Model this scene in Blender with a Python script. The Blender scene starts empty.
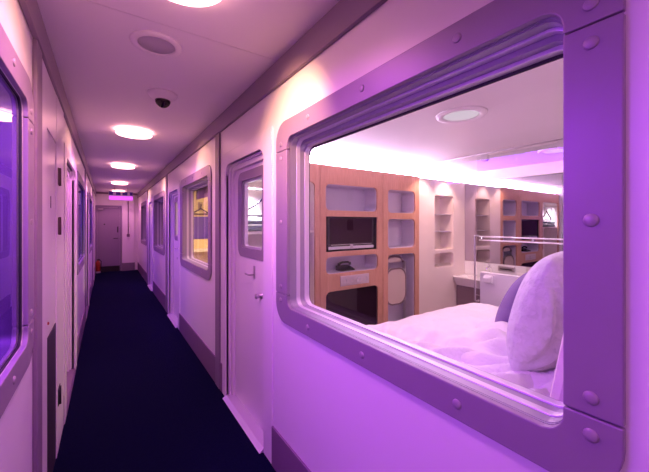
import bpy, bmesh, math, random
from mathutils import Vector, Matrix, noise
random.seed(7)
S = bpy.context.scene
COL = S.collection
PI = math.pi

# ------------------------------------------------------------------ constants (metres)
XR, XRI = 0.845, 0.985          # right corridor wall: corridor face, cabin face
XL, XLI = -0.265, -0.405        # left corridor wall
ZC = 2.43                       # corridor ceiling
YB, YE = -2.6, 11.8             # corridor ends
P = 2.975                       # cabin pitch along the right wall
CZ = 2.22                       # cabin ceiling
YT = 2.75                       # storage wall of the first cabin
XM = 4.425                      # mirror wall of the first cabin

# ------------------------------------------------------------------ materials
def mat(name, col, rough=0.5, metal=0.0, bump=0.0, bscale=60, var=0.0, vscale=4, spec=0.5, coat=0.0):
    m = bpy.data.materials.new(name); m.use_nodes = True
    nt = m.node_tree; b = nt.nodes['Principled BSDF']
    b.inputs['Base Color'].default_value = (*col, 1)
    b.inputs['Roughness'].default_value = rough
    b.inputs['Metallic'].default_value = metal
    b.inputs['Specular IOR Level'].default_value = spec
    b.inputs['Coat Weight'].default_value = coat
    tc = nt.nodes.new('ShaderNodeTexCoord')
    if var > 0:
        n = nt.nodes.new('ShaderNodeTexNoise'); n.inputs['Scale'].default_value = vscale; n.inputs['Detail'].default_value = 4
        nt.links.new(tc.outputs['Object'], n.inputs['Vector'])
        r = nt.nodes.new('ShaderNodeMapRange'); r.inputs['To Min'].default_value = 1 - var; r.inputs['To Max'].default_value = 1 + var
        nt.links.new(n.outputs['Fac'], r.inputs['Value'])
        mx = nt.nodes.new('ShaderNodeMix'); mx.data_type = 'RGBA'; mx.blend_type = 'MULTIPLY'; mx.inputs['Factor'].default_value = 1
        mx.inputs['A'].default_value = (*col, 1)
        nt.links.new(r.outputs['Result'], mx.inputs['B'])
        nt.links.new(mx.outputs['Result'], b.inputs['Base Color'])
    if bump > 0:
        n2 = nt.nodes.new('ShaderNodeTexNoise'); n2.inputs['Scale'].default_value = bscale; n2.inputs['Detail'].default_value = 3
        nt.links.new(tc.outputs['Object'], n2.inputs['Vector'])
        bp = nt.nodes.new('ShaderNodeBump'); bp.inputs['Strength'].default_value = bump; bp.inputs['Distance'].default_value = 0.01 if bscale > 24 else 0.04
        nt.links.new(n2.outputs['Fac'], bp.inputs['Height']); nt.links.new(bp.outputs['Normal'], b.inputs['Normal'])
    return m

def emit(name, col, s):
    m = bpy.data.materials.new(name); m.use_nodes = True
    nt = m.node_tree; nt.nodes.clear()
    o = nt.nodes.new('ShaderNodeOutputMaterial'); e = nt.nodes.new('ShaderNodeEmission')
    e.inputs['Color'].default_value = (*col, 1); e.inputs['Strength'].default_value = s
    nt.links.new(e.outputs[0], o.inputs[0]); return m

def glass(name, tint=(0.95, 0.96, 0.98), ior=1.45, boost=1.0):
    m = bpy.data.materials.new(name); m.use_nodes = True
    nt = m.node_tree; nt.nodes.clear()
    o = nt.nodes.new('ShaderNodeOutputMaterial'); mx = nt.nodes.new('ShaderNodeMixShader')
    t = nt.nodes.new('ShaderNodeBsdfTransparent'); t.inputs[0].default_value = (*tint, 1)
    g = nt.nodes.new('ShaderNodeBsdfGlossy'); g.inputs['Roughness'].default_value = 0.01
    f = nt.nodes.new('ShaderNodeFresnel'); f.inputs['IOR'].default_value = ior
    geo = nt.nodes.new('ShaderNodeNewGeometry')
    s0 = nt.nodes.new('ShaderNodeMath'); s0.operation = 'SUBTRACT'; s0.inputs[0].default_value = 1.0
    nt.links.new(geo.outputs['Backfacing'], s0.inputs[1])
    ml = nt.nodes.new('ShaderNodeMath'); ml.operation = 'MULTIPLY'
    nt.links.new(f.outputs[0], ml.inputs[0]); nt.links.new(s0.outputs[0], ml.inputs[1])
    m2 = nt.nodes.new('ShaderNodeMath'); m2.operation = 'MULTIPLY'; m2.inputs[1].default_value = boost; m2.use_clamp = True
    nt.links.new(ml.outputs[0], m2.inputs[0])
    nt.links.new(m2.outputs[0], mx.inputs[0]); nt.links.new(t.outputs[0], mx.inputs[1]); nt.links.new(g.outputs[0], mx.inputs[2])
    nt.links.new(mx.outputs[0], o.inputs[0]); return m

def wood(name):
    m = bpy.data.materials.new(name); m.use_nodes = True
    nt = m.node_tree; b = nt.nodes['Principled BSDF']; b.inputs['Roughness'].default_value = 0.45
    tc = nt.nodes.new('ShaderNodeTexCoord'); mp = nt.nodes.new('ShaderNodeMapping'); mp.inputs['Scale'].default_value = (14, 14, 1.6)
    n = nt.nodes.new('ShaderNodeTexNoise'); n.inputs['Scale'].default_value = 5; n.inputs['Detail'].default_value = 6
    cr = nt.nodes.new('ShaderNodeValToRGB')
    cr.color_ramp.elements[0].position = 0.3; cr.color_ramp.elements[0].color = (0.50, 0.25, 0.165, 1)
    cr.color_ramp.elements[1].position = 0.72; cr.color_ramp.elements[1].color = (0.64, 0.345, 0.235, 1)
    nt.links.new(tc.outputs['Object'], mp.inputs[0]); nt.links.new(mp.outputs[0], n.inputs['Vector'])
    nt.links.new(n.outputs['Fac'], cr.inputs[0]); nt.links.new(cr.outputs[0], b.inputs['Base Color'])
    return m

M = dict(
    wall=mat('wall_white', (0.80, 0.76, 0.80), 0.33, bump=0.02, bscale=25, var=0.02),
    ceil=mat('ceiling_paint', (0.88, 0.84, 0.85), 0.55, bump=0.03, bscale=90),
    grey=mat('frame_grey', (0.275, 0.22, 0.305), 0.42, 0.1, bump=0.02, bscale=200, var=0.04, vscale=12),
    bolt=mat('bolt_grey', (0.33, 0.28, 0.34), 0.4, 0.1),
    skirt=mat('skirting_grey', (0.19, 0.115, 0.20), 0.5, var=0.05, vscale=8),
    trim=mat('trim_grey', (0.24, 0.185, 0.26), 0.5),
    door=mat('door_white', (0.78, 0.74, 0.78), 0.3, var=0.02),
    alu=mat('aluminium', (0.66, 0.64, 0.70), 0.35, 0.45),
    aludark=mat('aluminium_dark', (0.33, 0.31, 0.38), 0.4, 0.4),  # darker aluminium tone for the alternating reveal rings
    rubber=mat('black_gasket', (0.012, 0.010, 0.016), 0.6),
    steel=mat('brushed_steel', (0.52, 0.48, 0.52), 0.3, 0.9),
    chrome=mat('chrome', (0.8, 0.8, 0.82), 0.12, 1.0),
    carpet=mat('carpet_navy', (0.0034, 0.0048, 0.030), 0.95, bump=0.9, bscale=400, var=0.45, vscale=55, spec=0.05),
    dark=mat('dark_panel', (0.035, 0.018, 0.045), 0.4),
    black=mat('black_plastic', (0.012, 0.011, 0.014), 0.25),
    screen=mat('screen_black', (0.025, 0.012, 0.02), 0.5, spec=0.0),
    lilac=mat('niche_lilac', (0.62, 0.56, 0.70), 0.5),
    cream=mat('cabin_white', (0.82, 0.72, 0.68), 0.45, var=0.02),
    wood=wood('oak_veneer'),
    linen=mat('white_linen', (0.80, 0.76, 0.82), 0.85, bump=0.45, bscale=9),
    pillow=mat('white_damask', (0.62, 0.57, 0.67), 0.85, bump=0.7, bscale=16, var=0.2, vscale=26),
    cushion=mat('lilac_fabric', (0.18, 0.11, 0.29), 0.85, bump=0.3, bscale=160),
    porcelain=mat('porcelain', (0.85, 0.83, 0.85), 0.12, coat=0.5),
    vanity=mat('vanity_brown', (0.20, 0.13, 0.16), 0.45, var=0.06),
    chairpl=mat('chair_beige', (0.62, 0.50, 0.46), 0.5),
    red=mat('extinguisher_red', (0.32, 0.035, 0.015), 0.35),
    towel=mat('towel_grey', (0.24, 0.30, 0.28), 0.9, bump=0.4, bscale=200),
    cloth=mat('dark_cloth', (0.03, 0.02, 0.035), 0.9, bump=0.3, bscale=60),
    clothl=mat('pale_cloth', (0.55, 0.50, 0.56), 0.9, bump=0.3, bscale=60),
    mirror=mat('mirror_silver', (0.62, 0.57, 0.66), 0.015, 1.0),
    pane=glass('window_glass'),
    paneL=glass('window_glass_tinted', (0.55, 0.55, 0.75)),
    shower=glass('shower_glass', (0.93, 0.95, 0.95), 1.35, 0.12),
    shade=mat('blind_taupe', (0.35, 0.26, 0.18), 0.7),
    ochre=mat('ochre_panel', (0.72, 0.56, 0.30), 0.5, var=0.08),
    purple=mat('purple_panel', (0.09, 0.035, 0.42), 0.5),
    grille=mat('speaker_grille', (0.60, 0.55, 0.64), 0.55, bump=0.6, bscale=500),
    lens=mat('camera_lens', (0.01, 0.004, 0.006), 0.06),
    hinge=mat('hinge_bronze', (0.16, 0.09, 0.10), 0.4, 0.5),
    socket=mat('socket_plate', (0.62, 0.50, 0.56), 0.35, 0.2),
)
M['lamp'] = emit('lamp_diffuser', (1.0, 0.42, 0.42), 11)
M['strip'] = emit('led_strip', (0.95, 0.64, 1.0), 60)
M['spot'] = emit('downlight_glow', (1.0, 0.80, 0.92), .75)
M['signlit'] = emit('sign_magenta', (0.85, 0.12, 0.95), 1.2)

# ------------------------------------------------------------------ object helpers
def wloc(o):
    v = Vector((0, 0, 0))
    while o:
        v += o.location; o = o.parent
    return v

def obj(name, bm, m, parent=None, smooth=False, bevel=0):
    me = bpy.data.meshes.new(name)
    bmesh.ops.recalc_face_normals(bm, faces=bm.faces[:])
    if parent is not None:
        bmesh.ops.translate(bm, verts=bm.verts[:], vec=-wloc(parent))
    bm.to_mesh(me); bm.free()
    ms = m if isinstance(m, (list, tuple)) else [m]
    for x in ms: me.materials.append(x)
    if smooth:
        me.polygons.foreach_set('use_smooth', [True] * len(me.polygons))
    o = bpy.data.objects.new(name, me); COL.objects.link(o)
    if parent is not None: o.parent = parent
    if bevel:
        b = o.modifiers.new('bevel', 'BEVEL'); b.width = bevel; b.segments = 2; b.limit_method = 'ANGLE'
    return o

def tag(o, label, cat, group=None):
    o['label'] = label; o['category'] = cat
    if group: o['group'] = group
    return o

def thing(name, label, cat, loc=(0, 0, 0), group=None):
    o = bpy.data.objects.new(name, None); o.empty_display_size = 0.05
    COL.objects.link(o); o.location = loc
    return tag(o, label, cat, group)

def structure(name, bm, m, parent=None, **k):
    o = obj(name, bm, m, parent, **k)
    if parent is None: o['kind'] = 'structure'
    return o

def sroot(name, loc, label=None, cat=None):
    o = bpy.data.objects.new(name, None); o.empty_display_size = 0.05
    COL.objects.link(o); o.location = loc; o['kind'] = 'structure'
    if label: o['label'] = label; o['category'] = cat
    return o

def dup(root, loc, label=None):
    r = root.copy(); COL.objects.link(r); r.location = loc
    if label: r['label'] = label
    for ch in list(root.children):
        c = ch.copy(); COL.objects.link(c); c.parent = r
        for g in list(ch.children):
            d = g.copy(); COL.objects.link(d); d.parent = c
    return r

# ------------------------------------------------------------------ mesh helpers
def new(): return bmesh.new()

def box(bm, x0, x1, y0, y1, z0, z1):
    xs, ys, zs = sorted((x0, x1)), sorted((y0, y1)), sorted((z0, z1))
    v = [bm.verts.new((x, y, z)) for x in xs for y in ys for z in zs]
    for f in ((0, 1, 3, 2), (4, 6, 7, 5), (0, 4, 5, 1), (2, 3, 7, 6), (0, 2, 6, 4), (1, 5, 7, 3)):
        bm.faces.new([v[i] for i in f])
    return bm

def B(*a): return box(new(), *a)

def rr(a0, a1, b0, b1, r, n=6):
    """rounded rectangle in 2-D, counter-clockwise from the lower right corner"""
    r = min(r, (a1 - a0) / 2, (b1 - b0) / 2)
    pts = []
    for (ca, cb, s) in ((a1 - r, b0 + r, -PI / 2), (a1 - r, b1 - r, 0), (a0 + r, b1 - r, PI / 2), (a0 + r, b0 + r, PI)):
        for i in range(n + 1):
            t = s + PI / 2 * i / n
            pts.append((ca + r * math.cos(t), cb + r * math.sin(t)))
    return pts

def place(ax, d, p):
    """2-D point p on the plane `ax` = d"""
    if ax == 'x': return (d, p[0], p[1])
    if ax == 'y': return (p[0], d, p[1])
    return (p[0], p[1], d)

def prism(bm, pts, ax, d0, d1):
    a = [bm.verts.new(place(ax, d0, p)) for p in pts]
    b = [bm.verts.new(place(ax, d1, p)) for p in pts]
    bm.faces.new(a); bm.faces.new(list(reversed(b)))
    n = len(pts)
    for i in range(n):
        j = (i + 1) % n
        bm.faces.new((a[i], a[j], b[j], b[i]))
    return bm

def ring(bm, outer, inner, ax, d0, d1, d0i=None):
    """frame between two loops of equal length"""
    if d0i is None: d0i = d0
    n = len(outer)
    A = [bm.verts.new(place(ax, d0, p)) for p in outer]; a = [bm.verts.new(place(ax, d0i, p)) for p in inner]
    Bq = [bm.verts.new(place(ax, d1, p)) for p in outer]; b = [bm.verts.new(place(ax, d1, p)) for p in inner]
    for i in range(n):
        j = (i + 1) % n
        bm.faces.new((A[i], A[j], a[j], a[i])); bm.faces.new((Bq[i], b[i], b[j], Bq[j]))
        bm.faces.new((A[i], Bq[i], Bq[j], A[j])); bm.faces.new((a[i], a[j], b[j], b[i]))
    return bm

def rect_for(inner, a0, a1, b0, b1, n=6):
    """outer rectangle loop that pairs with rr() of the same n"""
    out = []
    for (c, d) in ((a1, b0), (a1, b1), (a0, b1), (a0, b0)):
        out += [(c, d)] * (n + 1)
    return out

def holed(bm, cell, hole, r, ax, d0, d1, n=6):
    """rectangular board with one rounded hole (front d0, back d1)"""
    inner = rr(*hole, r, n)
    a0, a1, b0, b1 = cell
    cor = [(a1, b0), (a1, b1), (a0, b1), (a0, b0)]
    for d in (d0, d1):
        C = [bm.verts.new(place(ax, d, p)) for p in cor]
        I = [bm.verts.new(place(ax, d, p)) for p in inner]
        for c in range(4):
            for i in range(n):
                k = c * (n + 1) + i
                bm.faces.new((C[c], I[k], I[k + 1]))
            k = c * (n + 1) + n
            bm.faces.new((C[c], I[k], I[(k + 1) % len(I)], C[(c + 1) % 4]))
        if d == d0: C0, I0 = C, I
    for c in range(4):
        bm.faces.new((C0[c], C0[(c + 1) % 4], C[(c + 1) % 4], C[c]))
    for i in range(len(inner)):
        j = (i + 1) % len(inner)
        bm.faces.new((I0[i], I0[j], I[j], I[i]))
    return bm

def niche_box(bm, hole, r, ax, d0, d1, n=6, t=0.006):
    """inside of a niche: rounded tube of wall thickness t, closed by a back board"""
    a0, a1, b0, b1 = hole
    ring(bm, rr(a0, a1, b0, b1, r, n), rr(a0 + t, a1 - t, b0 + t, b1 - t, max(r - t, .002), n), ax, d0, d1)
    s = 1 if d1 > d0 else -1
    prism(bm, rr(a0, a1, b0, b1, r, n), ax, d1, d1 + s * t)
    return bm

def tube(bm, pts, r, n=10, close=True):
    pts = [Vector(p) for p in pts]
    rings = []
    up = None
    for i, p in enumerate(pts):
        d = ((pts[min(i + 1, len(pts) - 1)] - pts[i]).normalized() + (pts[i] - pts[max(i - 1, 0)]).normalized())
        d = d.normalized() if d.length > 1e-6 else (pts[-1] - pts[0]).normalized()
        if up is None:
            up = Vector((0, 0, 1)) if abs(d.z) < 0.9 else Vector((1, 0, 0))
        s = d.cross(up).normalized(); u = s.cross(d).normalized(); up = u
        rr_ = r[i] if isinstance(r, (list, tuple)) else r
        rings.append([bm.verts.new(p + (s * math.cos(2 * PI * k / n) + u * math.sin(2 * PI * k / n)) * rr_) for k in range(n)])
    for a, b in zip(rings, rings[1:]):
        for k in range(n):
            bm.faces.new((a[k], a[(k + 1) % n], b[(k + 1) % n], b[k]))
    if close:
        bm.faces.new(rings[0]); bm.faces.new(list(reversed(rings[-1])))
    return bm

def lathe(bm, prof, c, ax='z', n=32):
    """prof: (radius, height) along axis; capped where radius is 0"""
    rings = []
    for (r, h) in prof:
        if r <= 1e-6:
            q = {'z': (0, 0, h), 'x': (h, 0, 0), 'y': (0, h, 0)}[ax]
            rings.append([bm.verts.new(Vector(c) + Vector(q))])
        else:
            L = []
            for k in range(n):
                t = 2 * PI * k / n; a, b = r * math.cos(t), r * math.sin(t)
                q = {'z': (a, b, h), 'x': (h, a, b), 'y': (a, h, b)}[ax]
                L.append(bm.verts.new(Vector(c) + Vector(q)))
            rings.append(L)
    for a, b in zip(rings, rings[1:]):
        if len(a) == 1 and len(b) == 1: continue
        for k in range(n):
            k2 = (k + 1) % n
            if len(a) == 1: bm.faces.new((a[0], b[k], b[k2]))
            elif len(b) == 1: bm.faces.new((a[k], a[k2], b[0]))
            else: bm.faces.new((a[k], a[k2], b[k2], b[k]))
    return bm

def soft(w, d, h, nx=48, ny=40, p=3.0, q=0.5, bottom=0.5, wr=0.01, seed=0, folds=(), corner=2.6):
    """soft stuffed form centred on the origin: w along x, d along y, h thick"""
    bm = new()
    def prof(u, v):
        e = max(0.0, 1 - abs(u) ** p) * max(0.0, 1 - abs(v) ** p)
        return e ** q
    top, bot = [], []
    for j in range(ny + 1):
        rt, rb = [], []
        for i in range(nx + 1):
            u, v = -1 + 2 * i / nx, -1 + 2 * j / ny
            # squircle mapping pulls the corners in a little
            k = 1 - 0.10 * (abs(u) ** corner) * (abs(v) ** corner)
            x, y = u * w / 2 * k, v * d / 2 * k
            t = prof(u, v)
            n1 = noise.noise(Vector((x * 5 + seed, y * 5, seed))) + 0.5 * noise.noise(Vector((x * 11, y * 11 + seed, 2.0)))
            rid = 0
            for (fx, fy, ang, ln, amp, per) in folds:
                dx, dy = x - fx, y - fy
                al = math.atan2(dy, dx)
                rr_ = math.hypot(dx, dy)
                rid += amp * math.exp(-(rr_ / ln) ** 2) * (1 - math.exp(-(rr_ / (0.15 * ln)) ** 2)) * math.sin(per * (al + ang) + 1.5 * noise.noise(Vector((x * 3, y * 3, seed))))
            edge = min(1, t * 1.5)
            zt = h * 0.5 * t + wr * n1 * edge + rid * edge
            zb = -h * bottom * t
            rt.append(bm.verts.new((x, y, zt)))
            rb.append(rt[-1] if (i in (0, nx) or j in (0, ny)) else bm.verts.new((x, y, zb)))
        top.append(rt); bot.append(rb)
    for j in range(ny):
        for i in range(nx):
            bm.faces.new((top[j][i], top[j][i + 1], top[j + 1][i + 1], top[j + 1][i]))
            q4 = (bot[j][i], bot[j + 1][i], bot[j + 1][i + 1], bot[j][i + 1])
            if len(set(q4)) == 4 and bm.faces.get(q4) is None:
                try: bm.faces.new(q4)
                except ValueError: pass
    return bm

def xform(bm, m): bmesh.ops.transform(bm, matrix=m, verts=bm.verts[:]); return bm

def grid_wall(bm, ax, d0, d1, rng, holes):
    """solid wall slab between d0 and d1 over (a0,a1,b0,b1) with rectangular holes"""
    a = sorted({rng[0], rng[1], *[x for h in holes for x in h[:2]]}); b = sorted({rng[2], rng[3], *[x for h in holes for x in h[2:]]})
    for i in range(len(a) - 1):
        j = 0
        while j < len(b) - 1:
            ca = (a[i] + a[i + 1]) / 2
            inh = lambda jj: any(h[0] < ca < h[1] and h[2] < (b[jj] + b[jj + 1]) / 2 < h[3] for h in holes)
            if inh(j): j += 1; continue
            k = j
            while k + 1 < len(b) - 1 and not inh(k + 1): k += 1
            if ax == 'x': box(bm, d0, d1, a[i], a[i + 1], b[j], b[k + 1])
            elif ax == 'y': box(bm, a[i], a[i + 1], d0, d1, b[j], b[k + 1])
            else: box(bm, a[i], a[i + 1], b[j], b[k + 1], d0, d1)
            j = k + 1
    return bm

# ================================================================== corridor shell
ZW0, ZW1 = 1.007, 1.957                     # window aperture heights
ZO0, ZO1 = 0.911, 2.057                     # window frame outer heights
DOORZ = 1.967
rw = [(0.183 + P * k, 1.724 + P * k) for k in range(4)]          # right window frames (outer)
rd = [(1.918 + P * k, 2.708 + P * k) for k in range(3)]          # right door openings
rdz = [(1.790 + P * k, 2.800 + P * k) for k in range(3)]         # right door surrounds
lw = [(0.27, 1.81), (4.31, 5.85), (7.30, 8.84)]                  # left window frames
ld = [(3.14, 4.06), (6.26, 7.06), (9.36, 10.16)]                 # left recessed doors
ldz = [(3.01, 4.20), (6.15, 7.18), (9.25, 10.28)]

bm = new()
grid_wall(bm, 'x', XR, XRI, (YB, YE, 0, ZC),
          [(a + .09, b - .09, ZW0 - .012, ZW1 + .012) for a, b in rw] + [(a, b, 0.0, DOORZ) for a, b in rd])
structure('wall_right', bm, M['wall'])
bm = new()
grid_wall(bm, 'x', XL, XLI, (YB, YE, 0, ZC),
          [(a + .09, b - .09, ZW0 - .012, ZW1 + .012) for a, b in lw] + [(a, b, 0.0, 1.99) for a, b in ld])
structure('wall_left', bm, M['wall'])
structure('wall_far', B(XL - .3, XR + .3, YE, YE + .12, 0, ZC), M['wall'])
structure('wall_back', B(XL, XR, YB - .12, YB, 0, ZC), M['wall'])
# carpet
structure('floor', B(XL, XR, YB, YE, -0.05, 0.0), M['carpet'])
# ceiling boards with narrow joints over a dark backing
bm = new()
ys = [YB] + [1.70 + 2.44 * k for k in range(-1, 5)] + [YE]
for a, b in zip(ys, ys[1:]):
    box(bm, XL, XR, a + .0015, b - .0015, ZC, ZC + .03)
box(bm, XL - .3, XR + .3, YB, YE, ZC + .03, ZC + .09)
structure('ceiling', bm, M['ceil'])

# trims where the ceiling meets the walls, and at the far end
structure('trim_1', B(XR - .022, XR, YB, YE, 2.285, ZC), M['trim'], bevel=.004)
structure('trim_2', B(XL, XL + .022, YB, YE, 2.285, ZC), M['trim'], bevel=.004)
structure('trim_3', B(XL + .022, XR - .022, YE - .04, YE, 2.375, ZC), M['skirt'])
n = 4
ribs_r = [2.871 + P * k for k in range(3)]
for y in ribs_r:
    structure('trim_%d' % n, B(XR - .016, XR, y, y + .125, 0.0, 2.285), M['trim'], bevel=.004); n += 1
for (a, b) in ((1.865, 2.005), (5.98, 6.10), (9.02, 9.12)):
    structure('trim_%d' % n, B(XL, XL + .016, a, b, 0.0, 2.285), M['trim'], bevel=.004); n += 1

# skirting: one run per wall, broken at the doors and ribs
def runs(lo, hi, cuts):
    out, p = [], lo
    for a, b in sorted(cuts):
        if a > p: out.append((p, a))
        p = max(p, b)
    if hi > p: out.append((p, hi))
    return out
bm = new()
for a, b in runs(YB, YE, rdz + [(y, y + .125) for y in ribs_r]): box(bm, XR - .012, XR, a, b, 0.0, .240)
structure('baseboard_right', bm, M['skirt'], bevel=.003)
bm = new()
for a, b in runs(YB, YE, ldz + [(1.865, 3.0), (5.98, 6.10), (9.02, 9.12)]): box(bm, XL, XL + .012, a, b, 0.0, .215)
structure('baseboard_left', bm, M['skirt'], bevel=.003)

# ================================================================== corridor windows
bolt_mesh = {}
def bolt(parent, x, y, z, s):
    key = s
    if key not in bolt_mesh:
        o = obj('bolt', lathe(new(), [(.0138, 0), (.0134, -s * .0022), (.0110, -s * .0040), (.005, -s * .0050), (0, -s * .0052)], (0, 0, 0), 'x', 18), M['bolt'], None, smooth=True)
        bolt_mesh[key] = o.data
    else:
        o = bpy.data.objects.new('bolt', bolt_mesh[key]); COL.objects.link(o)
    o.parent = parent; o.location = Vector((x, y, z)) - wloc(parent)
    return o

def make_window(num, X, s, y0, y1, label, pane, detail=True):
    """s = +1: the wall body lies towards +x (right wall)"""
    root = sroot('window_%d' % num, (X, (y0 + y1) / 2, ZO0), label, 'window')
    f0, f1 = X - s * .014, X + s * .006
    ia0, ia1 = y0 + .1005, y1 - .1395
    if s < 0: ia0, ia1 = y0 + .12, y1 - .12
    out = rr(y0, y1, ZO0, ZO1, .115, 10); inn = rr(ia0, ia1, ZW0, ZW1, .048, 10)
    zs1, zs0 = 1.891, 1.075
    g = .0018
    # top: both loops above the joint
    to = [p for p in out if p[1] > zs1]; ti = [p for p in inn if p[1] > zs1]
    top = [(y1, zs1 + g)] + to + [(y0, zs1 + g), (ia0, zs1 + g)] + list(reversed(ti)) + [(ia1, zs1 + g)]
    obj('frame_top', prism(new(), top, 'x', f0, f1), M['grey'], root, bevel=.003)
    n = 11
    bo = out[3 * n:] + out[:n]; bo = [p for p in bo if p[1] < zs0]
    bi = inn[3 * n:] + inn[:n]; bi = [p for p in bi if p[1] < zs0]
    bot = [(y0, zs0 - g)] + bo + [(y1, zs0 - g), (ia1, zs0 - g)] + list(reversed(bi)) + [(ia0, zs0 - g)]
    obj('frame_bottom', prism(new(), bot, 'x', f0, f1), M['grey'], root, bevel=.003)
    obj('frame_side', B(f0, f1, ia1, y1, zs0 + g, zs1 - g), M['grey'], root, bevel=.003)
    obj('frame_side', B(f0, f1, y0, ia0, zs0 + g, zs1 - g), M['grey'], root, bevel=.003)
    # bolts
    L, R = y0 + .051, y1 - .065
    W = y1 - y0
    for y in (L, R):
        for z in (1.932, 1.851, 1.483, 1.114, 1.036): bolt(root, f0, y, z, s)
    for y in (y0 + W * .232, y0 + W * .5, y0 + W * .765):
        bolt(root, f0, y, 2.008, s); bolt(root, f0, y, .958, s)
    # stepped reveal: nested rings, lined through the wall thickness
    e = .018
    bm_l, bm_d, bm_r = new(), new(), new()
    def rg(b, d0, d1, i0, top=0.0):
        ring(b, rr(ia0 - e, ia1 + e, ZW0 - e, ZW1 + e, .05, 8), rr(ia0 + i0, ia1 - i0, ZW0 + i0, ZW1 - i0 - top, .05, 8), 'x', X + s * d0, X + s * d1)
    if s > 0:
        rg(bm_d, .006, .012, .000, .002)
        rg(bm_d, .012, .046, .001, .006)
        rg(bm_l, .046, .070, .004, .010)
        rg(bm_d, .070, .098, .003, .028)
        rg(bm_l, .098, .128, .008, .034)
        rg(bm_r, .128, .134, .005, .046)
        pd = .124
    else:
        rg(bm_l, .002, .006, .001)
        rg(bm_r, .006, .014, .004)
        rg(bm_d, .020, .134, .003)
        pd = .010
    o = obj('reveal', bm_l, M['alu'], root, bevel=.002)
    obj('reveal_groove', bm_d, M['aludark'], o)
    obj('gasket', bm_r, M['rubber'], o)
    obj('pane', B(X + s * pd, X + s * (pd + .006), ia0, ia1, ZW0 + .004, ZW1 - (.03 if s > 0 else .004)), pane, root)
    return root

wl = ['large window with round bolted grey frame showing the bed, nearest in the right wall',
      'bolted grey framed window with a warm yellow lit cabin and a coat hanger behind',
      'dark narrow looking window beyond the second door of the right wall',
      'last dark window of the right wall before the end door']
for k, (a, b) in enumerate(rw):
    make_window(k + 1, XR, 1, a, b, wl[k], M['pane'])
ll = ['bolted grey window with violet glass at the left edge of the picture',
      'dark window in the left wall beyond the hinged cupboard door and white door',
      'last violet lit window in the left wall near the fire extinguisher']
for k, (a, b) in enumerate(lw):
    make_window(k + 5, XL, -1, a, b, ll[k], M['paneL'])

# ================================================================== corridor doors
def make_door(num, X, s, o0, o1, z0, z1, label, win=True):
    """recessed white cabin door with rounded surround; o0..o1 opening, z0..z1 surround extent along y"""
    H = DOORZ if s > 0 else 1.99
    root = sroot('door_%d' % num, (X, (o0 + o1) / 2, 0), label, 'door')
    # surround: raised rounded frame
    n = 8; r = .085
    arc = rr(o0, o1, 0, H, r, n)[n + 1:3 * (n + 1)]
    out = [(z1, 0.0), (z1, 2.07), (z0, 2.07), (z0, 0.0)]
    poly = out + [(o0, 0.0)] + list(reversed(arc)) + [(o1, 0.0)]
    f0 = X - s * (.010 if s > 0 else .016)
    obj('door_frame', prism(new(), poly, 'x', f0, X + s * .020), M['wall'], root, bevel=.004)
    # jamb steps either side and over the top
    bm = new()
    for (t, d0, d1) in ((.018, .020, .036), (.050, .036, .075), (.085, .075, .130)):
        arc2 = rr(o0 + t, o1 - t, 0, H - t, r * .8, n)[n + 1:3 * (n + 1)]
        poly = [(o1 + .002, 0.0), (o1 + .002, H + .002), (o0 - .002, H + .002), (o0 - .002, 0.0), (o0 + t, 0.0)] + list(reversed(arc2)) + [(o1 - t, 0.0)]
        prism(bm, poly, 'x', X + s * d0, X + s * d1)
    obj('jamb', bm, M['door'], root, bevel=.002)
    # leaf with a window hole
    wy0, wy1, wz0, wz1 = o0 + .09, o1 - .13, 1.213, 1.885
    d0, d1 = X + s * .060, X + s * .074
    bm = new()
    cell = (o0 + .052, o1 - .052, .028, H - .052)
    holed(bm, cell, (wy0 + .03, wy1 - .03, wz0 + .03, wz1 - .03), .05, 'x', d0, d1 if s > 0 else d1)
    leaf = obj('leaf', bm, M['door'], root)
    fr = ring(new(), rr(wy0, wy1, wz0, wz1, .075, 8), rr(wy0 + .078, wy1 - .078, wz0 + .070, wz1 - .070, .03, 8), 'x', d0 - s * .006, d0 + s * .006)
    obj('window_frame', fr, M['grey'], leaf, bevel=.002)
    rv = ring(new(), rr(wy0 + .05, wy1 - .05, wz0 + .045, wz1 - .045, .04, 8), rr(wy0 + .100, wy1 - .100, wz0 + .085, wz1 - .085, .02, 8), 'x', d1, d1 + s * .03)
    obj('glazing_bead', rv, M['alu'], leaf)
    obj('pane', B(d1 + s * .012, d1 + s * .017, wy0 + .06, wy1 - .06, wz0 + .06, wz1 - .06), M['pane'] if win else M['paneL'], leaf)
    # lever and lower turn knob
    ly = o0 + .315
    h = obj('lock_plate', B(d0 - s * .006, d0, ly - .014, ly + .014, 1.07, 1.165), M['steel'], leaf, bevel=.004)
    ky = o0 + .185
    bm = lathe(new(), [(.022, 0), (.022, -s * .008), (.012, -s * .012), (.012, -s * .032), (.018, -s * .036), (.018, -s * .046), (0, -s * .048)], (d0, ky, .968), 'x', 20)
    obj('knob', bm, M['steel'], leaf, smooth=True)
    bm = tube(new(), [(d0 - s * .006, ly, 1.10), (d0 - s * .038, ly, 1.10), (d0 - s * .042, ly + .012, 1.10), (d0 - s * .042, ly + .075, 1.10)], .007, 10)
    obj('lever', bm, M['steel'], leaf, smooth=True)
    # metal threshold
    obj('threshold', prism(new(), [(X - s * (.035 if s > 0 else .017), 0.001), (X - s * .005, .022), (X + s * .13, .024), (X + s * .13, .001)], 'y', o0 + .003, o1 - .003), M['alu'] if s > 0 else M['skirt'], root)
    return root

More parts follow.
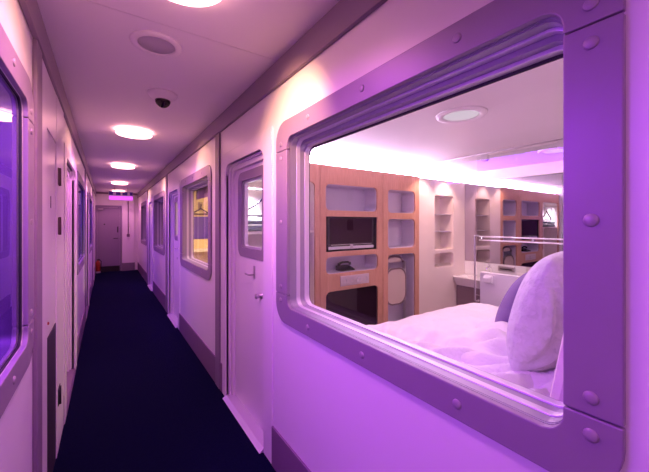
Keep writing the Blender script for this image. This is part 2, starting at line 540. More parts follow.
dl = ['white recessed cabin door with steel threshold between the large window and the yellow lit window',
      'white recessed cabin door just beyond the yellow lit window',
      'white recessed cabin door farthest along the right wall']
for k in range(3): make_door(k + 1, XR, 1, rd[k][0], rd[k][1], rdz[k][0], rdz[k][1], dl[k])
dl2 = ['white recessed cabin door in the left wall beside the hinged cupboard door',
       'white cabin door between the two far windows of the left wall',
       'last white cabin door of the left wall']
for k in range(3): make_door(k + 4, XL, -1, ld[k][0], ld[k][1], ldz[k][0], ldz[k][1], dl2[k], False)

# service cupboard door on the left wall
root = sroot('door_7', (XL, 2.4, 0), 'narrow white cupboard door with dark lower panel and black hinges on the left wall', 'door')
obj('door_frame', B(XL, XL + .009, 2.012, 2.215, 0, 2.285), M['wall'], root, bevel=.005)
obj('door_frame', B(XL, XL + .010, 2.600, 3.005, 0, 2.285), M['wall'], root, bevel=.004)
obj('header', B(XL, XL + .008, 2.217, 2.598, 1.985, 2.285), M['wall'], root, bevel=.003)
leaf = obj('leaf', B(XL, XL + .004, 2.218, 2.596, .86, 1.972), M['door'], root)
obj('kick_plate', B(XL, XL + .006, 2.218, 2.596, .01, .855), M['dark'], leaf)
obj('pull_slot', B(XL + .004, XL + .006, 2.382, 2.392, 1.565, 1.632), M['rubber'], leaf)
obj('indicator', lathe(new(), [(.008, 0), (.008, .006), (0, .008)], (XL + .004, 2.27, .935), 'x', 14), M['red'], leaf)
for z in (1.78, 1.46, .355):
    hg = obj('hinge', B(XL + .010, XL + .014, 2.655, 2.755, z - .055, z + .055), M['hinge' if z > 1 else 'rubber'], root, bevel=.002)
    obj('hinge_barrel', tube(new(), [(XL + .016, 2.70, z - .058), (XL + .016, 2.70, z + .058)], .008, 12), M['hinge' if z > 1 else 'rubber'], hg, smooth=True)

# end door
root = sroot('door_8', (0.045, YE, 0), 'grey door with overhead closer at the far end of the corridor', 'door')
fr = new()
prism(fr, [(-.262, 0), (-.262, 2.03), (.405, 2.03), (.405, 0), (.355, 0), (.355, 1.985), (-.215, 1.985), (-.215, 0)], 'y', YE - .03, YE)
obj('door_frame', fr, M['grey'], root, bevel=.003)
leaf = obj('leaf', B(-.213, .353, YE - .020, YE, .175, 1.982), M['grey'], root)
obj('kick_plate', B(-.213, .353, YE - .026, YE, .004, .172), M['rubber'], root)
c = obj('door_closer', B(-.20, -.07, YE - .075, YE - .02, 1.88, 1.94), M['steel'], root, bevel=.006)
obj('closer_arm', tube(new(), [(-.09, YE - .07, 1.945), (.10, YE - .10, 1.955), (.30, YE - .045, 1.965)], .009, 8), M['steel'], c)
obj('handle', tube(new(), [(.30, YE - .02, 1.02), (.30, YE - .065, 1.02), (.19, YE - .065, 1.02)], .010, 10), M['rubber'], leaf, smooth=True)
obj('push_bar', B(.285, .315, YE - .045, YE - .02, 1.20, 1.38), M['rubber'], leaf, bevel=.004)
obj('viewer', lathe(new(), [(.02, 0), (.02, -.008), (0, -.012)], (-.04, YE - .02, 1.45), 'y', 16), M['rubber'], leaf)
# boxed-out pilaster right of the end door
structure('trim_%d' % n, B(.425, .735, YE - .07, YE, .245, 2.34), M['wall'], bevel=.004); n += 1
structure('baseboard_far', B(.410, .750, YE - .085, YE, 0, .245), M['trim'], bevel=.003)

# ================================================================== corridor things
def lamp(x, y, label):
    t = thing('ceiling_lamp', label, 'lamp', (x, y, ZC), 'round corridor ceiling lamps')
    obj('lamp_base', lathe(new(), [(0, 0), (.110, 0), (.110, -.012), (.105, -.014), (0, -.014)], (x, y, ZC), 'z', 40), M['ceil'], t)
    obj('diffuser', lathe(new(), [(0, -.015), (.110, -.015), (.150, -.022), (.163, -.032), (.158, -.040), (.130, -.047), (.07, -.052), (0, -.054)], (x, y, ZC), 'z', 40), M['lamp'], t, smooth=True)
    return t
lamps = [(.235, 1.28, 'glowing round ceiling lamp at the top edge above the ceiling speaker'),
         (.24, 3.83, 'glowing round ceiling lamp next beyond the black dome camera'),
         (.23, 6.13, 'glowing round ceiling lamp second beyond the dome camera'),
         (.26, 8.75, 'glowing round ceiling lamp just in front of the hanging sign'),
         (.30, 11.0, 'glowing round ceiling lamp half hidden behind the hanging sign')]
l0 = None
for (x, y, lb) in lamps:
    if l0 is None: l0 = lamp(x, y, lb)
    else: dup(l0, (x, y, ZC), lb)

t = thing('ceiling_speaker', 'round flush grey speaker grille in the corridor ceiling', 'speaker', (.222, 1.905, ZC))
obj('bezel', lathe(new(), [(.088, 0), (.125, 0), (.122, -.008), (.092, -.011), (.088, -.006), (.088, 0)], (.222, 1.905, ZC), 'z', 44), M['ceil'], t, smooth=True)
obj('grille', lathe(new(), [(0, 0), (.088, 0), (.088, -.006), (0, -.009)], (.222, 1.905, ZC), 'z', 44), M['grille'], t, smooth=True)

t = thing('dome_camera', 'white dome security camera with black eye on the corridor ceiling', 'camera', (.345, 2.61, ZC))
c = (.345, 2.61, ZC)
obj('housing', lathe(new(), [(0, 0), (.100, 0), (.100, -.012), (.088, -.028), (.062, -.046), (.056, -.050), (0, -.050)], c, 'z', 40), M['ceil'], t, smooth=True)
obj('lens_dome', lathe(new(), [(0, -.050)] + [(.052 * math.cos(a), -.050 - .052 * math.sin(a)) for a in [i * PI / 2 / 10 for i in range(10)]] + [(0, -.102)], c, 'z', 32), M['lens'], t, smooth=True)

t = thing('hanging_sign', 'lit magenta sign box with dark pictogram squares hanging before the end door', 'sign', (.33, 10.0, ZC))
obj('casing', B(.055, .60, 9.98, 10.04, 2.085, 2.315), M['wall'], t, bevel=.004)
obj('lit_panel', B(.062, .593, 9.974, 9.982, 2.092, 2.200), M['signlit'], t)
for (a, b) in ((.062, .150), (.215, .315), (.360, .470), (.525, .593)):
    obj('pictogram', B(a, b, 9.972, 9.982, 2.222, 2.308), M['purple'], t)
for x in (.18, .48):
    obj('hanger_rod', tube(new(), [(x, 10.01, 2.313), (x, 10.01, ZC)], .006, 8), M['steel'], t)

t = thing('conduit', 'thin vertical cable pipe ending in a small box right of the end door', 'pipe', (.575, YE - .07, 1.1))
obj('pipe', tube(new(), [(.575, YE - .082, 1.13), (.575, YE - .082, 2.33)], .012, 10), M['skirt'], t, smooth=True)
obj('junction_box', B(.535, .615, YE - .115, YE - .07, 1.06, 1.145), M['skirt'], t, bevel=.006)

t = thing('fire_extinguisher', 'red fire extinguisher standing on the carpet beside the end door', 'extinguisher', (-.200, YE - .12, 0))
c = (-.200, YE - .12, 0)
obj('cylinder', lathe(new(), [(0, .0), (.055, .0), (.060, .01), (.060, .30), (.050, .335), (.022, .355), (.022, .37), (0, .37)], c, 'z', 24), M['red'], t, smooth=True)
obj('foot_ring', lathe(new(), [(.061, .0), (.066, .0), (.066, .05), (.061, .05), (.061, 0)], c, 'z', 24), M['clothl'], t)
obj('valve', B(c[0] - .018, c[0] + .05, c[1] - .012, c[1] + .012, .37, .41), M['black'], t, bevel=.004)
obj('hose', tube(new(), [(c[0] + .04, c[1], .39), (c[0] + .085, c[1], .34), (c[0] + .075, c[1], .20), (c[0] + .07, c[1], .10)], .009, 8), M['black'], t, smooth=True)

# ================================================================== the first cabin (behind the large window)
CB = -0.20                                       # head-end partition
structure('floor_cabin', B(XRI, 4.56, CB - .1, 11.9, -0.05, 0.0), M['vanity'])
structure('ceiling_cabin', B(XRI, 4.56, CB - .1, 11.9, CZ, CZ + .10), M['ceil'])
structure('wall_cabin_head', B(XRI, 4.56, CB - .1, CB, 0, CZ), M['cream'])
structure('wall_cabin_side', B(XM + .008, XM + .13, CB, 3.05, 0, CZ), M['cream'])

# storage wall with niches
sw = thing('storage_wall', 'oak veneer storage wall with rounded niches around the television', 'cabinet', (2.6, YT, 0))
ZT = 2.081
cols = []
c0 = (.99, 1.8245); c1 = (1.830, 2.728); c2 = (2.7335, 3.386)
coat = (1.03, 1.768, .30, 1.90)
n1 = (1.900, 2.640, 1.615, 1.895); tvn = (1.905, 2.642, 1.174, 1.551); n3 = (1.903, 2.650, .938, 1.120); low = (1.903, 2.652, .22, .752)
r1 = (2.815, 3.310, 1.606, 1.890); r2 = (2.815, 3.308, 1.170, 1.532); r3 = (2.815, 3.308, .14, 1.096)
bm = new(); holed(bm, (*c0, .0, ZT), coat, .05, 'y', YT, YT + .02); obj('front_board', bm, M['wood'], sw)
bm = new()
for (z0, z1, h, r) in ((1.583, ZT, n1, .055), (1.147, 1.583, tvn, .004), (.84, 1.147, n3, .055), (.0, .84, low, .055)):
    holed(bm, (*c1, z0, z1), h, r, 'y', YT, YT + .02)
obj('front_board', bm, M['wood'], sw)
bm = new()
for (z0, z1, h, r) in ((1.569, ZT, r1, .055), (1.133, 1.569, r2, .055), (.0, 1.133, r3, .055)):
    holed(bm, (*c2, z0, z1), h, r, 'y', YT, YT + .02)
obj('front_board', bm, M['wood'], sw)
DN = YT + .22
for h, r in ((n1, .055), (n3, .055), (r1, .055), (r2, .055)):
    obj('niche', niche_box(new(), h, r, 'y', YT + .020, DN), M['lilac'], sw, bevel=0)
obj('niche', niche_box(new(), tvn, .004, 'y', YT + .020, YT + .14), M['black'], sw)
obj('niche', niche_box(new(), r3, .055, 'y', YT + .020, DN), M['lilac'], sw)
nc = obj('coat_niche', niche_box(new(), coat, .05, 'y', YT + .020, DN + .03), M['cream'], sw)
obj('hanging_rail', tube(new(), [(coat[0] + .004, YT + .12, 1.80), (coat[1] - .004, YT + .12, 1.80)], .010, 10), M['steel'], nc, smooth=True)
obj('shelf', B(coat[0] + .005, coat[1] - .005, YT + .025, DN + .025, 1.385, 1.405), M['cream'], nc)
obj('dark_door', B(low[0] + .002, low[1] - .002, YT + .022, YT + .045, low[2] + .002, low[3] - .002), M['screen'], sw)
obj('top_board', B(.99, 3.386, YT + .001, YT + .27, ZT, ZT + .012), M['wood'], sw)
pl = obj('socket_panel', B(2.087, 2.500, YT - .010, YT, .795, .905), M['socket'], sw, bevel=.004)
for k in range(4):
    x = 2.145 + k * .098
    obj('socket', lathe(new(), [(.030, 0), (.032, -.004), (.024, -.004), (.022, .002), (0, .002)], (x, YT - .010, .85), 'y', 20), M['clothl'] if k != 2 else M['chrome'], pl)

# white wall panel between cabinet and mirror, with glass-shelf niches
tall = (3.710, 4.143, 1.105, 1.868); small = (3.705, 4.145, .862, 1.066)
bm = new()
holed(bm, (3.388, XM, 1.086, ZT), tall, .03, 'y', YT, YT + .02); holed(bm, (3.388, XM, 0, 1.086), small, .06, 'y', YT, YT + .02)
niche_box(bm, tall, .03, 'y', YT + .02, DN); niche_box(bm, small, .06, 'y', YT + .02, DN)
pw = structure('wall_cabin_niche', bm, M['cream'])
for z in (1.36, 1.60):
    obj('glass_shelf', B(tall[0] + .008, tall[1] - .008, YT + .03, DN - .004, z, z + .008), M['alu'], pw)
structure('wall_cabin_foot', B(XRI, 4.56, DN + .04, DN + .10, 0, CZ), M['cream'])

# LED strip lying in the cove on top of the storage wall
t = thing('light_strip', 'bright white magenta light strip in the cove above the storage wall', 'light strip', (2.7, YT + .1, ZT))
obj('diffuser', B(.995, XM - .01, YT + .060, YT + .115, ZT + .016, ZT + .105), M['strip'], t, bevel=.006)
obj('channel', B(.995, XM - .01, YT + .117, YT + .135, ZT + .014, ZT + .115), M['alu'], t)

# television in its niche
t = thing('television', 'black flat television with silver lower bar in the oak wall niche', 'television', (2.27, YT + .05, 1.18))
obj('bezel', prism(new(), rr(1.945, 2.605, 1.186, 1.543, .008, 3), 'y', YT + .028, YT + .070), M['black'], t, bevel=.003)
obj('screen', B(1.972, 2.578, YT + .0255, YT + .029, 1.256, 1.530), M['screen'], t)
obj('trim_line', B(1.985, 2.565, YT + .024, YT + .028, 1.240, 1.247), M['chrome'], t)
obj('speaker_bar', B(1.952, 2.598, YT + .020, YT + .030, 1.194, 1.226), M['alu'], t, bevel=.004)
obj('badge', prism(new(), rr(2.245, 2.285, 1.192, 1.244, .012, 5), 'y', YT + .016, YT + .026), M['steel'], t)
obj('stand', B(2.12, 2.42, YT + .035, YT + .10, 1.1805, 1.187), M['black'], t)

# telephone in the niche below
t = thing('telephone', 'small black desk telephone in the niche under the television', 'telephone', (2.23, YT + .09, .945))
bm = prism(new(), [(YT + .05, .9445), (YT + .17, .9445), (YT + .17, 1.000), (YT + .05, .962)], 'x', 2.15, 2.34)
obj('body', bm, M['black'], t, bevel=.006)
obj('handset', tube(new(), [(2.165, YT + .125, .998), (2.165, YT + .125, 1.02), (2.20, YT + .12, 1.035), (2.29, YT + .12, 1.035), (2.325, YT + .125, 1.02), (2.325, YT + .125, 1.0)], [.016, .017, .012, .012, .017, .016], 10), M['black'], t, smooth=True)

# folding chair stowed in the tall niche
t = thing('folding_chair', 'folded beige chair standing in the tall niche of the oak wall', 'chair', (3.0, YT + .1, .15))
seat = obj('seat', prism(new(), rr(2.822, 3.185, .460, .915, .13, 10), 'y', YT + .045, YT + .075), M['chairpl'], t, bevel=.010)
obj('seat_rim', ring(new(), rr(2.819, 3.188, .457, .918, .132, 10), rr(2.836, 3.171, .474, .901, .118, 10), 'y', YT + .040, YT + .050), M['vanity'], seat)
pts = []
for i in range(13):
    a = PI - PI * i / 12
    pts.append((3.01 + .165 * math.cos(a), YT + .085, .975 + .085 * math.sin(a)))
obj('backrest', tube(new(), pts, .014, 10), M['vanity'], t, smooth=True)
obj('back_board', prism(new(), rr(2.90, 3.12, .985, 1.045, .02, 5), 'y', YT + .080, YT + .092), M['chairpl'], t)
for x in (2.838, 3.215):
    obj('leg', tube(new(), [(x, YT + .088, .152), (x, YT + .088, .99)], .011, 10), M['steel'], t, smooth=True)
for x in (2.87, 3.243):
    obj('leg', tube(new(), [(x, YT + .125, .152), (x, YT + .125, .93)], .011, 10), M['steel'], t, smooth=True)

# clothes in the coat niche
def hanger(name, x, z, w, label):
    t = thing(name, label, 'hanger', (x, YT + .12, z))
    y = YT + .12
    hk = [(x, y, 1.735), (x, y, 1.765)] + [(x + .022 * math.sin(a) , y, 1.793 + .022 * -math.cos(a)) for a in [PI * .3 + i * PI * 1.25 / 8 for i in range(9)]]
    obj('hook', tube(new(), hk, .0035, 8), M['chrome'], t, smooth=True)
    pts = [(x, y, 1.735), (x + w * .5, y, 1.655), (x + w, y, 1.595), (x + w * 1.06, y, 1.565), (x + w, y, 1.548), (x, y, 1.548), (x - w, y, 1.548), (x - w * 1.06, y, 1.565), (x - w, y, 1.595), (x - w * .5, y, 1.655), (x, y, 1.735)]
    obj('frame', tube(new(), pts, .009, 8), M['black'], t, smooth=True)
    return t
hanger('coat_hanger', 1.27, 1.6, .19, 'empty black coat hanger in the coat niche seen through the door window')
t = thing('hanging_garment', 'dark trousers on a hanger in the coat niche, seen in the mirror', 'clothes', (1.60, YT + .12, 1.2))
bm = soft(.26, .06, .36, 14, 10, 4, .4, .5, .004, 3)
gm = new()
prism(gm, [(1.49, .95), (1.71, .95), (1.70, 1.25), (1.69, 1.50), (1.51, 1.50), (1.50, 1.25)], 'y', YT + .095, YT + .145); bm.free()
obj('trousers', gm, M['cloth'], t, bevel=.012)
obj('shirt', prism(new(), [(1.49, 1.50), (1.71, 1.50), (1.705, 1.62), (1.63, 1.68), (1.57, 1.68), (1.495, 1.62)], 'y', YT + .09, YT + .15), M['clothl'], t, bevel=.012)
obj('hook', tube(new(), [(1.60, YT + .12, 1.67), (1.60, YT + .12, 1.77), (1.612, YT + .12, 1.80), (1.60, YT + .12, 1.818), (1.588, YT + .12, 1.808)], .004, 8), M['chrome'], t)
for k, (z, lb) in enumerate(((1.4055, 'folded grey green towel lying on the coat niche shelf'), (1.465, 'folded grey green towel on top of the other towel on the shelf'))):
    o = obj('folded_towel', prism(new(), rr(YT + .04, YT + .22, z, z + .055, .026, 6), 'x', 1.06, 1.42), M['towel'], None, bevel=.006)
    tag(o, lb, 'towel', 'folded towels')

# ------------------------------------------------------------------ bed
bed = thing('bed', 'wide white bed with tall padded headboard behind the large window', 'bed', (2.0, .8, 0))
obj('base', B(1.02, 2.94, CB + .12, 1.66, .10, .36), M['cream'], bed, bevel=.02)
for x in (1.06, 2.90):
    for y in (CB + .18, 1.58):
        obj('leg', B(x - .03, x + .03, y - .03, y + .03, 0, .10), M['black'], bed)
obj('mattress', B(1.01, 2.95, CB + .13, 1.68, .36, .56), M['linen'], bed, bevel=.05)
hb = prism(new(), [(CB + .005, .57), (.455, .57), (.305, 1.44), (.27, 1.49), (.18, 1.49), (CB + .005, 1.20)], 'x', 1.00, 2.96)
obj('headboard', hb, M['cream'], bed, bevel=.03)

d = soft(1.98, 1.30, .34, 90, 70, 6, .42, .12, .016, 4.3,
         folds=[(-.15, -.55, .3, .75, .030, 19), (.35, -.5, .8, .8, .028, 17), (-.8, .1, 0, .6, .024, 21)], corner=3)
xform(d, Matrix.Translation((1.99, 1.14, .605)))
o = obj('duvet', d, M['linen'], None, smooth=True); tag(o, 'white puffy duvet spread over the bed', 'duvet')
d = soft(1.05, .74, .24, 70, 60, 3.2, .5, .18, .016, 8.1,
         folds=[(.20, -.40, .2, .85, .036, 27), (-.3, -.35, .9, .7, .028, 23)], corner=2)
xform(d, Matrix.Translation((2.06, .86, .715)) @ Matrix.Rotation(.12, 4, 'Z'))
o = obj('comforter', d, M['linen'], None, smooth=True); tag(o, 'creased white comforter folded on the duvet before the pillow', 'comforter')

d = soft(.62, .64, .30, 70, 66, 2.6, .60, .5, .020, 1.7, folds=[(-.30, .25, .2, .5, .022, 13), (.3, -.2, .6, .5, .020, 11), (-.28, -.28, .1, .40, .020, 12)], corner=1.6)
xform(d, Matrix.Translation((1.87, .665, 1.04)) @ Matrix.Rotation(math.radians(106), 4, 'X'))
o = obj('pillow', d, M['pillow'], None, smooth=True); tag(o, 'large white patterned pillow leaning on the headboard', 'pillow')
d = soft(.54, .54, .24, 44, 40, 2.3, .62, .5, .006, 5.2, corner=1.8)
xform(d, Matrix.Translation((2.29, .965, .955)) @ Matrix.Rotation(math.radians(116), 4, 'X'))
o = obj('cushion', d, M['cushion'], None, smooth=True); tag(o, 'lilac purple cushion behind the large white pillow', 'cushion')

# ------------------------------------------------------------------ wash area
t = thing('wall_mirror', 'wide wall mirror behind the glass partition reflecting the storage wall', 'mirror', (XM, 1.3, .93))
obj('mirror_glass', B(XM, XM + .005, CB + .02, YT - .003, .925, 2.075), M['mirror'], t)
obj('backing', B(XM + .005, XM + .0075, CB + .02, YT - .003, .925, 2.075), M['rubber'], t)

t = thing('washbasin', 'white wall basin with brown cupboard below in the mirror corner', 'basin', (4.27, 2.4, 0))
bm = new()
# tapered basin block with a sunk bowl
xo0, xo1, y0b, y1b, zt_, zb_ = 4.115, XM - .002, 1.95, YT - .004, .725, .585
loop = lambda z, a, b, c, d: [bm.verts.new(p) for p in ((a, c, z), (b, c, z), (b, d, z), (a, d, z))]
L0 = loop(zb_, xo0 + .09, xo1, y0b + .04, y1b); L1 = loop(zt_ - .015, xo0, xo1, y0b, y1b); L2 = loop(zt_, xo0 + .008, xo1, y0b + .008, y1b)
L3 = loop(zt_, xo0 + .04, xo1 - .06, y0b + .06, y1b - .06); L4 = loop(zt_ - .09, xo0 + .09, xo1 - .10, y0b + .14, y1b - .14)
bm.faces.new(L0); bm.faces.new(L4)
for a, b in ((L0, L1), (L1, L2), (L2, L3), (L3, L4)):
    for i in range(4): bm.faces.new((a[i], a[(i + 1) % 4], b[(i + 1) % 4], b[i]))
obj('basin', bm, M['porcelain'], t, bevel=.006)
cp = obj('cupboard', B(4.205, XM - .003, 1.99, YT - .006, .0, .583), M['vanity'], t, bevel=.004)
obj('cupboard_handle', tube(new(), [(4.20, 2.25, .50), (4.185, 2.25, .50), (4.185, 2.45, .50), (4.20, 2.45, .50)], .005, 8), M['chrome'], cp)
obj('splashback', B(XM - .010, XM - .001, 1.9, YT - .004, .727, .922), M['porcelain'], t)
tp = obj('tap', tube(new(), [(XM - .045, 2.33, .72), (XM - .045, 2.33, .86), (XM - .065, 2.33, .885), (XM - .15, 2.33, .875), (XM - .155, 2.33, .85)], .012, 12), M['chrome'], t, smooth=True)
obj('tap_lever', tube(new(), [(XM - .045, 2.33, .885), (XM - .05, 2.39, .915)], .006, 8), M['chrome'], tp)
t = thing('soap_dispenser', 'grey rectangular dispenser below the mirror right of the basin', 'dispenser', (4.38, 2.15, .83))
obj('body', B(XM - .045, XM - .011, 2.03, 2.24, .835, .905), M['steel'], t, bevel=.006)
obj('slot', B(XM - .047, XM - .044, 2.06, 2.21, .860, .872), M['rubber'], t)

# glass partition with rail, clamps and handle
XG = 3.30
t = thing('glass_partition', 'clear glass partition with double towel rail between bed and wash area', 'partition', (XG, .9, 0))
obj('glass_panel', B(XG - .004, XG + .004, CB + .01, 1.50, 1.0, 2.19), M['shower'], t)
obj('glass_panel', B(XG - .004, XG + .004, 1.506, 1.905, .1, 2.19), M['shower'], t)
obj('ceiling_rail', B(XG - .006, XG + .006, CB + .01, 2.60, CZ - .010, CZ), M['steel'], t)
for y in (1.82, 1.13):
    obj('clamp', prism(new(), rr(y - .035, y + .035, CZ - .085, CZ - .01, .02, 5), 'x', XG - .020, XG + .020), M['chrome'], t, bevel=.003)
hd = obj('handle', tube(new(), [(XG - .008, 1.885, 1.345), (XG - .05, 1.885, 1.345), (XG - .055, 1.90, 1.34), (XG - .055, 1.90, .66), (XG - .05, 1.885, .65), (XG - .008, 1.885, .65)], .011, 10), M['steel'], t, smooth=True)
for z in (1.338, 1.300):
    obj('towel_rail', tube(new(), [(XG - .04, .30, z), (XG - .04, 1.86, z)], .0075, 10), M['porcelain'], t, smooth=True)
for y in (.35, .85, 1.35, 1.84):
    obj('rail_post', tube(new(), [(XG - .004, y, 1.319), (XG - .044, y, 1.319)], .010, 10), M['chrome'], t, smooth=True)
structure('partition_low', B(XG - .03, XG + .03, CB, 1.86, 0, .965), M['wall'], bevel=.006)
t = thing('paper_holder', 'small white boxed paper holder on the low panel beside the bed', 'holder', (XG - .03, 1.76, .85))
obj('plate', prism(new(), rr(1.70, 1.815, .845, .945, .012, 4), 'x', XG - .036, XG - .030), M['porcelain'], t)
obj('cover', prism(new(), [(XG - .036, .94), (XG - .036, .86), (XG - .075, .868), (XG - .080, .915), (XG - .060, .94)], 'y', 1.715, 1.80), M['porcelain'], t, bevel=.006)

def downlight(x, y, label):
    t = thing('downlight', label, 'lamp', (x, y, CZ), 'recessed cabin downlights')
    obj('bezel', lathe(new(), [(.115, 0), (.165, 0), (.162, -.010), (.135, -.018), (.115, -.012), (.115, 0)], (x, y, CZ), 'z', 40), M['ceil'], t, smooth=True)
    obj('lens', lathe(new(), [(0, 0), (.115, 0), (.110, -.006), (0, -.008)], (x, y, CZ), 'z', 40), M['spot'], t, smooth=True)
    return t
d0 = downlight(2.0, 1.27, 'round recessed ceiling downlight above the bed')
dup(d0, (3.75, 1.33, CZ), 'round recessed ceiling downlight beyond the glass partition')

for (x, lb) in ((3.92, 'small warm ceiling spotlight above the tall shelf niche'), (3.42, 'small warm ceiling spotlight above the edge of the oak wall')):
    t = thing('ceiling_spotlight', lb, 'lamp', (x, 2.56, CZ), 'small cabin spotlights')
    obj('bezel', lathe(new(), [(.026, 0), (.042, 0), (.040, -.006), (.026, -.008), (.026, 0)], (x, 2.56, CZ), 'z', 24), M['chrome'], t, smooth=True)
    obj('lens', lathe(new(), [(0, -.001), (.026, -.001), (.022, -.004), (0, -.005)], (x, 2.56, CZ), 'z', 24), M['spot'], t, smooth=True)

# ================================================================== the next cabins on the right
for k in (1, 2):
    y = 2.85 + .20 + P * k
    structure('wall_cabin_%s' % ('second', 'third')[k - 1], B(XRI, 4.56, y, y + .08, 0, CZ), M['cream'])
structure('wall_cabin_last', B(XRI, 4.56, 11.85, 11.95, 0, CZ), M['cream'])
structure('wall_cabin_outer', B(4.56, 4.66, CB - .1, 11.95, 0, CZ + .1), M['cream'])
# second cabin: ochre side panel, violet board, hanger
y2 = 3.05 + P
t = thing('wardrobe_panel', 'ochre lit wardrobe panel with violet inset seen through the second window', 'wardrobe', (1.7, y2 - .05, 0))
obj('board', B(1.0, 2.5, y2 - .05, y2 - .002, 0, CZ - .01), M['ochre'], t)
obj('inset', B(1.27, 1.80, y2 - .060, y2 - .048, 1.20, 1.60), M['purple'], t)
obj('shelf', B(1.0, 2.5, y2 - .30, y2 - .05, .99, 1.03), M['cream'], t)
obj('hook_plate', B(1.36, 1.43, y2 - .065, y2 - .048, 1.74, 1.86), M['shade'], t)
t = thing('coat_hanger', 'dark coat hanger hung on the ochre panel behind the second window', 'hanger', (1.395, y2 - .09, 1.7))
x, y = 1.395, y2 - .09
obj('frame', tube(new(), [(x, y, 1.74), (x + .12, y, 1.67), (x + .13, y, 1.655), (x + .12, y, 1.645), (x - .12, y, 1.645), (x - .13, y, 1.655), (x - .12, y, 1.67), (x, y, 1.74)], .011, 8), M['black'], t, smooth=True)
obj('hook', tube(new(), [(x, y, 1.74), (x, y, 1.79), (x + .02, y + .015, 1.81), (x, y + .024, 1.82)], .006, 8), M['black'], t)
t = thing('roller_blind', 'taupe roller blind partly down at the yellow lit window', 'blind', (1.03, 3.9, 1.96))
obj('roll', tube(new(), [(1.03, 3.25, 1.955), (1.03, 4.60, 1.955)], .028, 14), M['shade'], t, smooth=True)
obj('cloth', B(1.014, 1.018, 3.27, 4.58, 1.80, 1.95), M['shade'], t)

# left cabins: plain dim shells
structure('floor_left', B(-2.2, XLI, YB, 11.95, -.05, 0), M['vanity'])
structure('ceiling_left', B(-2.2, XLI, YB, 11.95, CZ, CZ + .1), M['ceil'])
structure('wall_left_outer', B(-2.3, -2.2, YB, 11.95, 0, CZ + .1), M['cream'])
for nm, y in (('first', 2.0), ('second', 6.1), ('third', 9.1), ('last', 11.85), ('back', YB - .1)):
    structure('wall_left_%s' % nm, B(-2.2, XLI, y, y + .1, 0, CZ), M['cream'])

# ================================================================== lights
def area(name, loc, rot, sx, sy, col, e, spread=PI):
    l = bpy.data.lights.new(name, 'AREA'); l.shape = 'RECTANGLE'; l.size = sx; l.size_y = sy
    l.color = col; l.energy = e; l.spread = spread
    o = bpy.data.objects.new(name, l); COL.objects.link(o); o.location = loc; o.rotation_euler = rot
    return o
def point(name, loc, r, col, e):
    l = bpy.data.lights.new(name, 'POINT'); l.color = col; l.energy = e; l.shadow_soft_size = r
    o = bpy.data.objects.new(name, l); COL.objects.link(o); o.location = loc
    return o
def spot(name, loc, r, col, e, ang, blend):
    l = bpy.data.lights.new(name, 'SPOT'); l.color = col; l.energy = e; l.shadow_soft_size = r
    l.spot_size = math.radians(ang); l.spot_blend = blend
    o = bpy.data.objects.new(name, l); COL.objects.link(o); o.location = loc
    return o
VIO = (0.76, 0.105, 1.0)
BLU = (0.22, 0.06, 1.0)
wash = [.27, -.34, .10, -.2, -.2]
# added fill lamps behind the camera, and the left cabins glow through their windows
area('corridor_rear_violet_fill', (.29, -1.1, ZC - .06), (0, 0, 0), .35, .35, (.60, .09, 1.0), 7)  # violet fill added in line with the lamp row, without a fixture
area('corridor_rear_warm_fill', (.29, -1.1, ZC - .05), (0, 0, 0), .3, .3, (1.0, .42, .42), 7)  # warm fill added beside the violet one to mix in pink
for k, (x, y, lb) in enumerate(lamps):
    spot('corridor_lamp_beam', (x, y, ZC - .088), .03, (1.0, .42, .32), 12, 128, .3)
    for (wx, dy) in ((XR, wash[k]), (XL, wash[k])):
        o = spot('added_wall_wash', (x, y, ZC - .09), .03, (1.0, .50, .26), (92 if wx > 0 else 34) if k == 0 else (44 if wx > 0 else 26) if k < 4 else 12, 70, 1.0)  # warm spots added at the lamps for bright patches on the walls
        o.rotation_euler = (Vector((wx, y + dy, 1.92)) - Vector((x, y, ZC - .09))).to_track_quat('-Z', 'Y').to_euler()
    area('corridor_violet_fill', (x, y, ZC - .090), (0, 0, 0), .30, .30, VIO, 11 if k < 4 else 5, math.radians(150))  # violet fill added under each lamp to tint the corridor
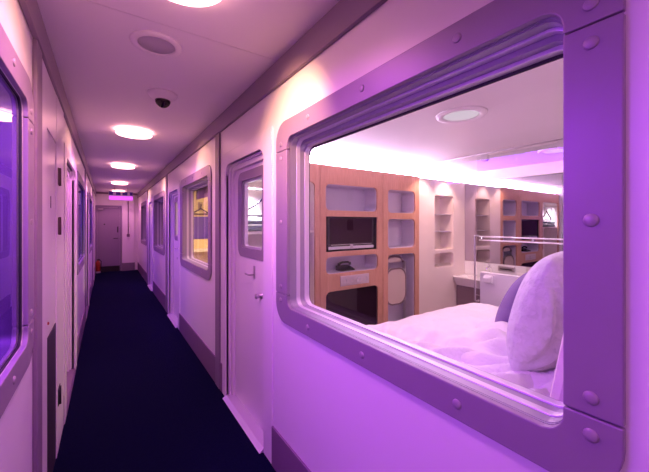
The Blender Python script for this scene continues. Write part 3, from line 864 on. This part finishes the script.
for (a, b) in lw:
    near = a < 1
    area('left_cabin_glow', (-.92, (a + b) / 2 + (.30 if near else 0), 1.97), (0, math.radians(-68), 0), .20, 1.3, (.66, .08, 1.0) if near else BLU, 62 if near else 36)
# first cabin
for (x, y, e) in ((2.0, 1.27, 8), (3.75, 1.33, 13)):
    area('cabin_downlight', (x, y, CZ - .03), (0, 0, 0), .16, .16, (1.0, .66, .64), e)
for x in (3.92, 3.42):
    spot('cabin_spotlight', (x, 2.56, CZ - .02), .02, (1.0, .58, .44), 26, 110, .6)
area('coat_niche_fill', (1.14, YT + .13, 1.88), (0, 0, 0), .14, .10, (1.0, .86, .96), 9, math.radians(64))  # fill light added to brighten the coat niche
# other right-hand cabins
area('second_cabin_lamp', (2.2, 4.6, CZ - .03), (0, 0, 0), .3, .3, (1.0, .72, .36), 85)
area('third_cabin_lamp', (2.2, 7.6, CZ - .03), (0, 0, 0), .3, .3, (.5, .2, 1.0), 8)
area('fourth_cabin_lamp', (2.2, 10.5, CZ - .03), (0, 0, 0), .3, .3, (.35, .2, 1.0), 8)

w = bpy.data.worlds.new('World'); S.world = w; w.use_nodes = True
w.node_tree.nodes['Background'].inputs[0].default_value = (.02, .01, .04, 1)
w.node_tree.nodes['Background'].inputs[1].default_value = 0.5

# ================================================================== camera and output look
F = 319.0
cd = bpy.data.cameras.new('camera'); cam = bpy.data.objects.new('camera', cd); COL.objects.link(cam)
cd.sensor_width = 36; cd.sensor_fit = 'HORIZONTAL'; cd.lens = F / 649 * 36; cd.shift_y = (223.5 - 236) / 649
cd.clip_start = .01
cam.location = (0, 0, 1.476)
th = math.atan(218.5 / F)
cam.rotation_euler = (PI / 2, 0, -th)
S.camera = cam
S.view_settings.view_transform = 'Standard'; S.view_settings.look = 'None'
S.view_settings.exposure = 0; S.view_settings.gamma = 1
S.view_settings.use_curve_mapping = False
S.cycles.max_bounces = 10; S.cycles.transparent_max_bounces = 12; S.cycles.diffuse_bounces = 5
S.cycles.sample_clamp_indirect = 6
S.cycles.use_denoising = True
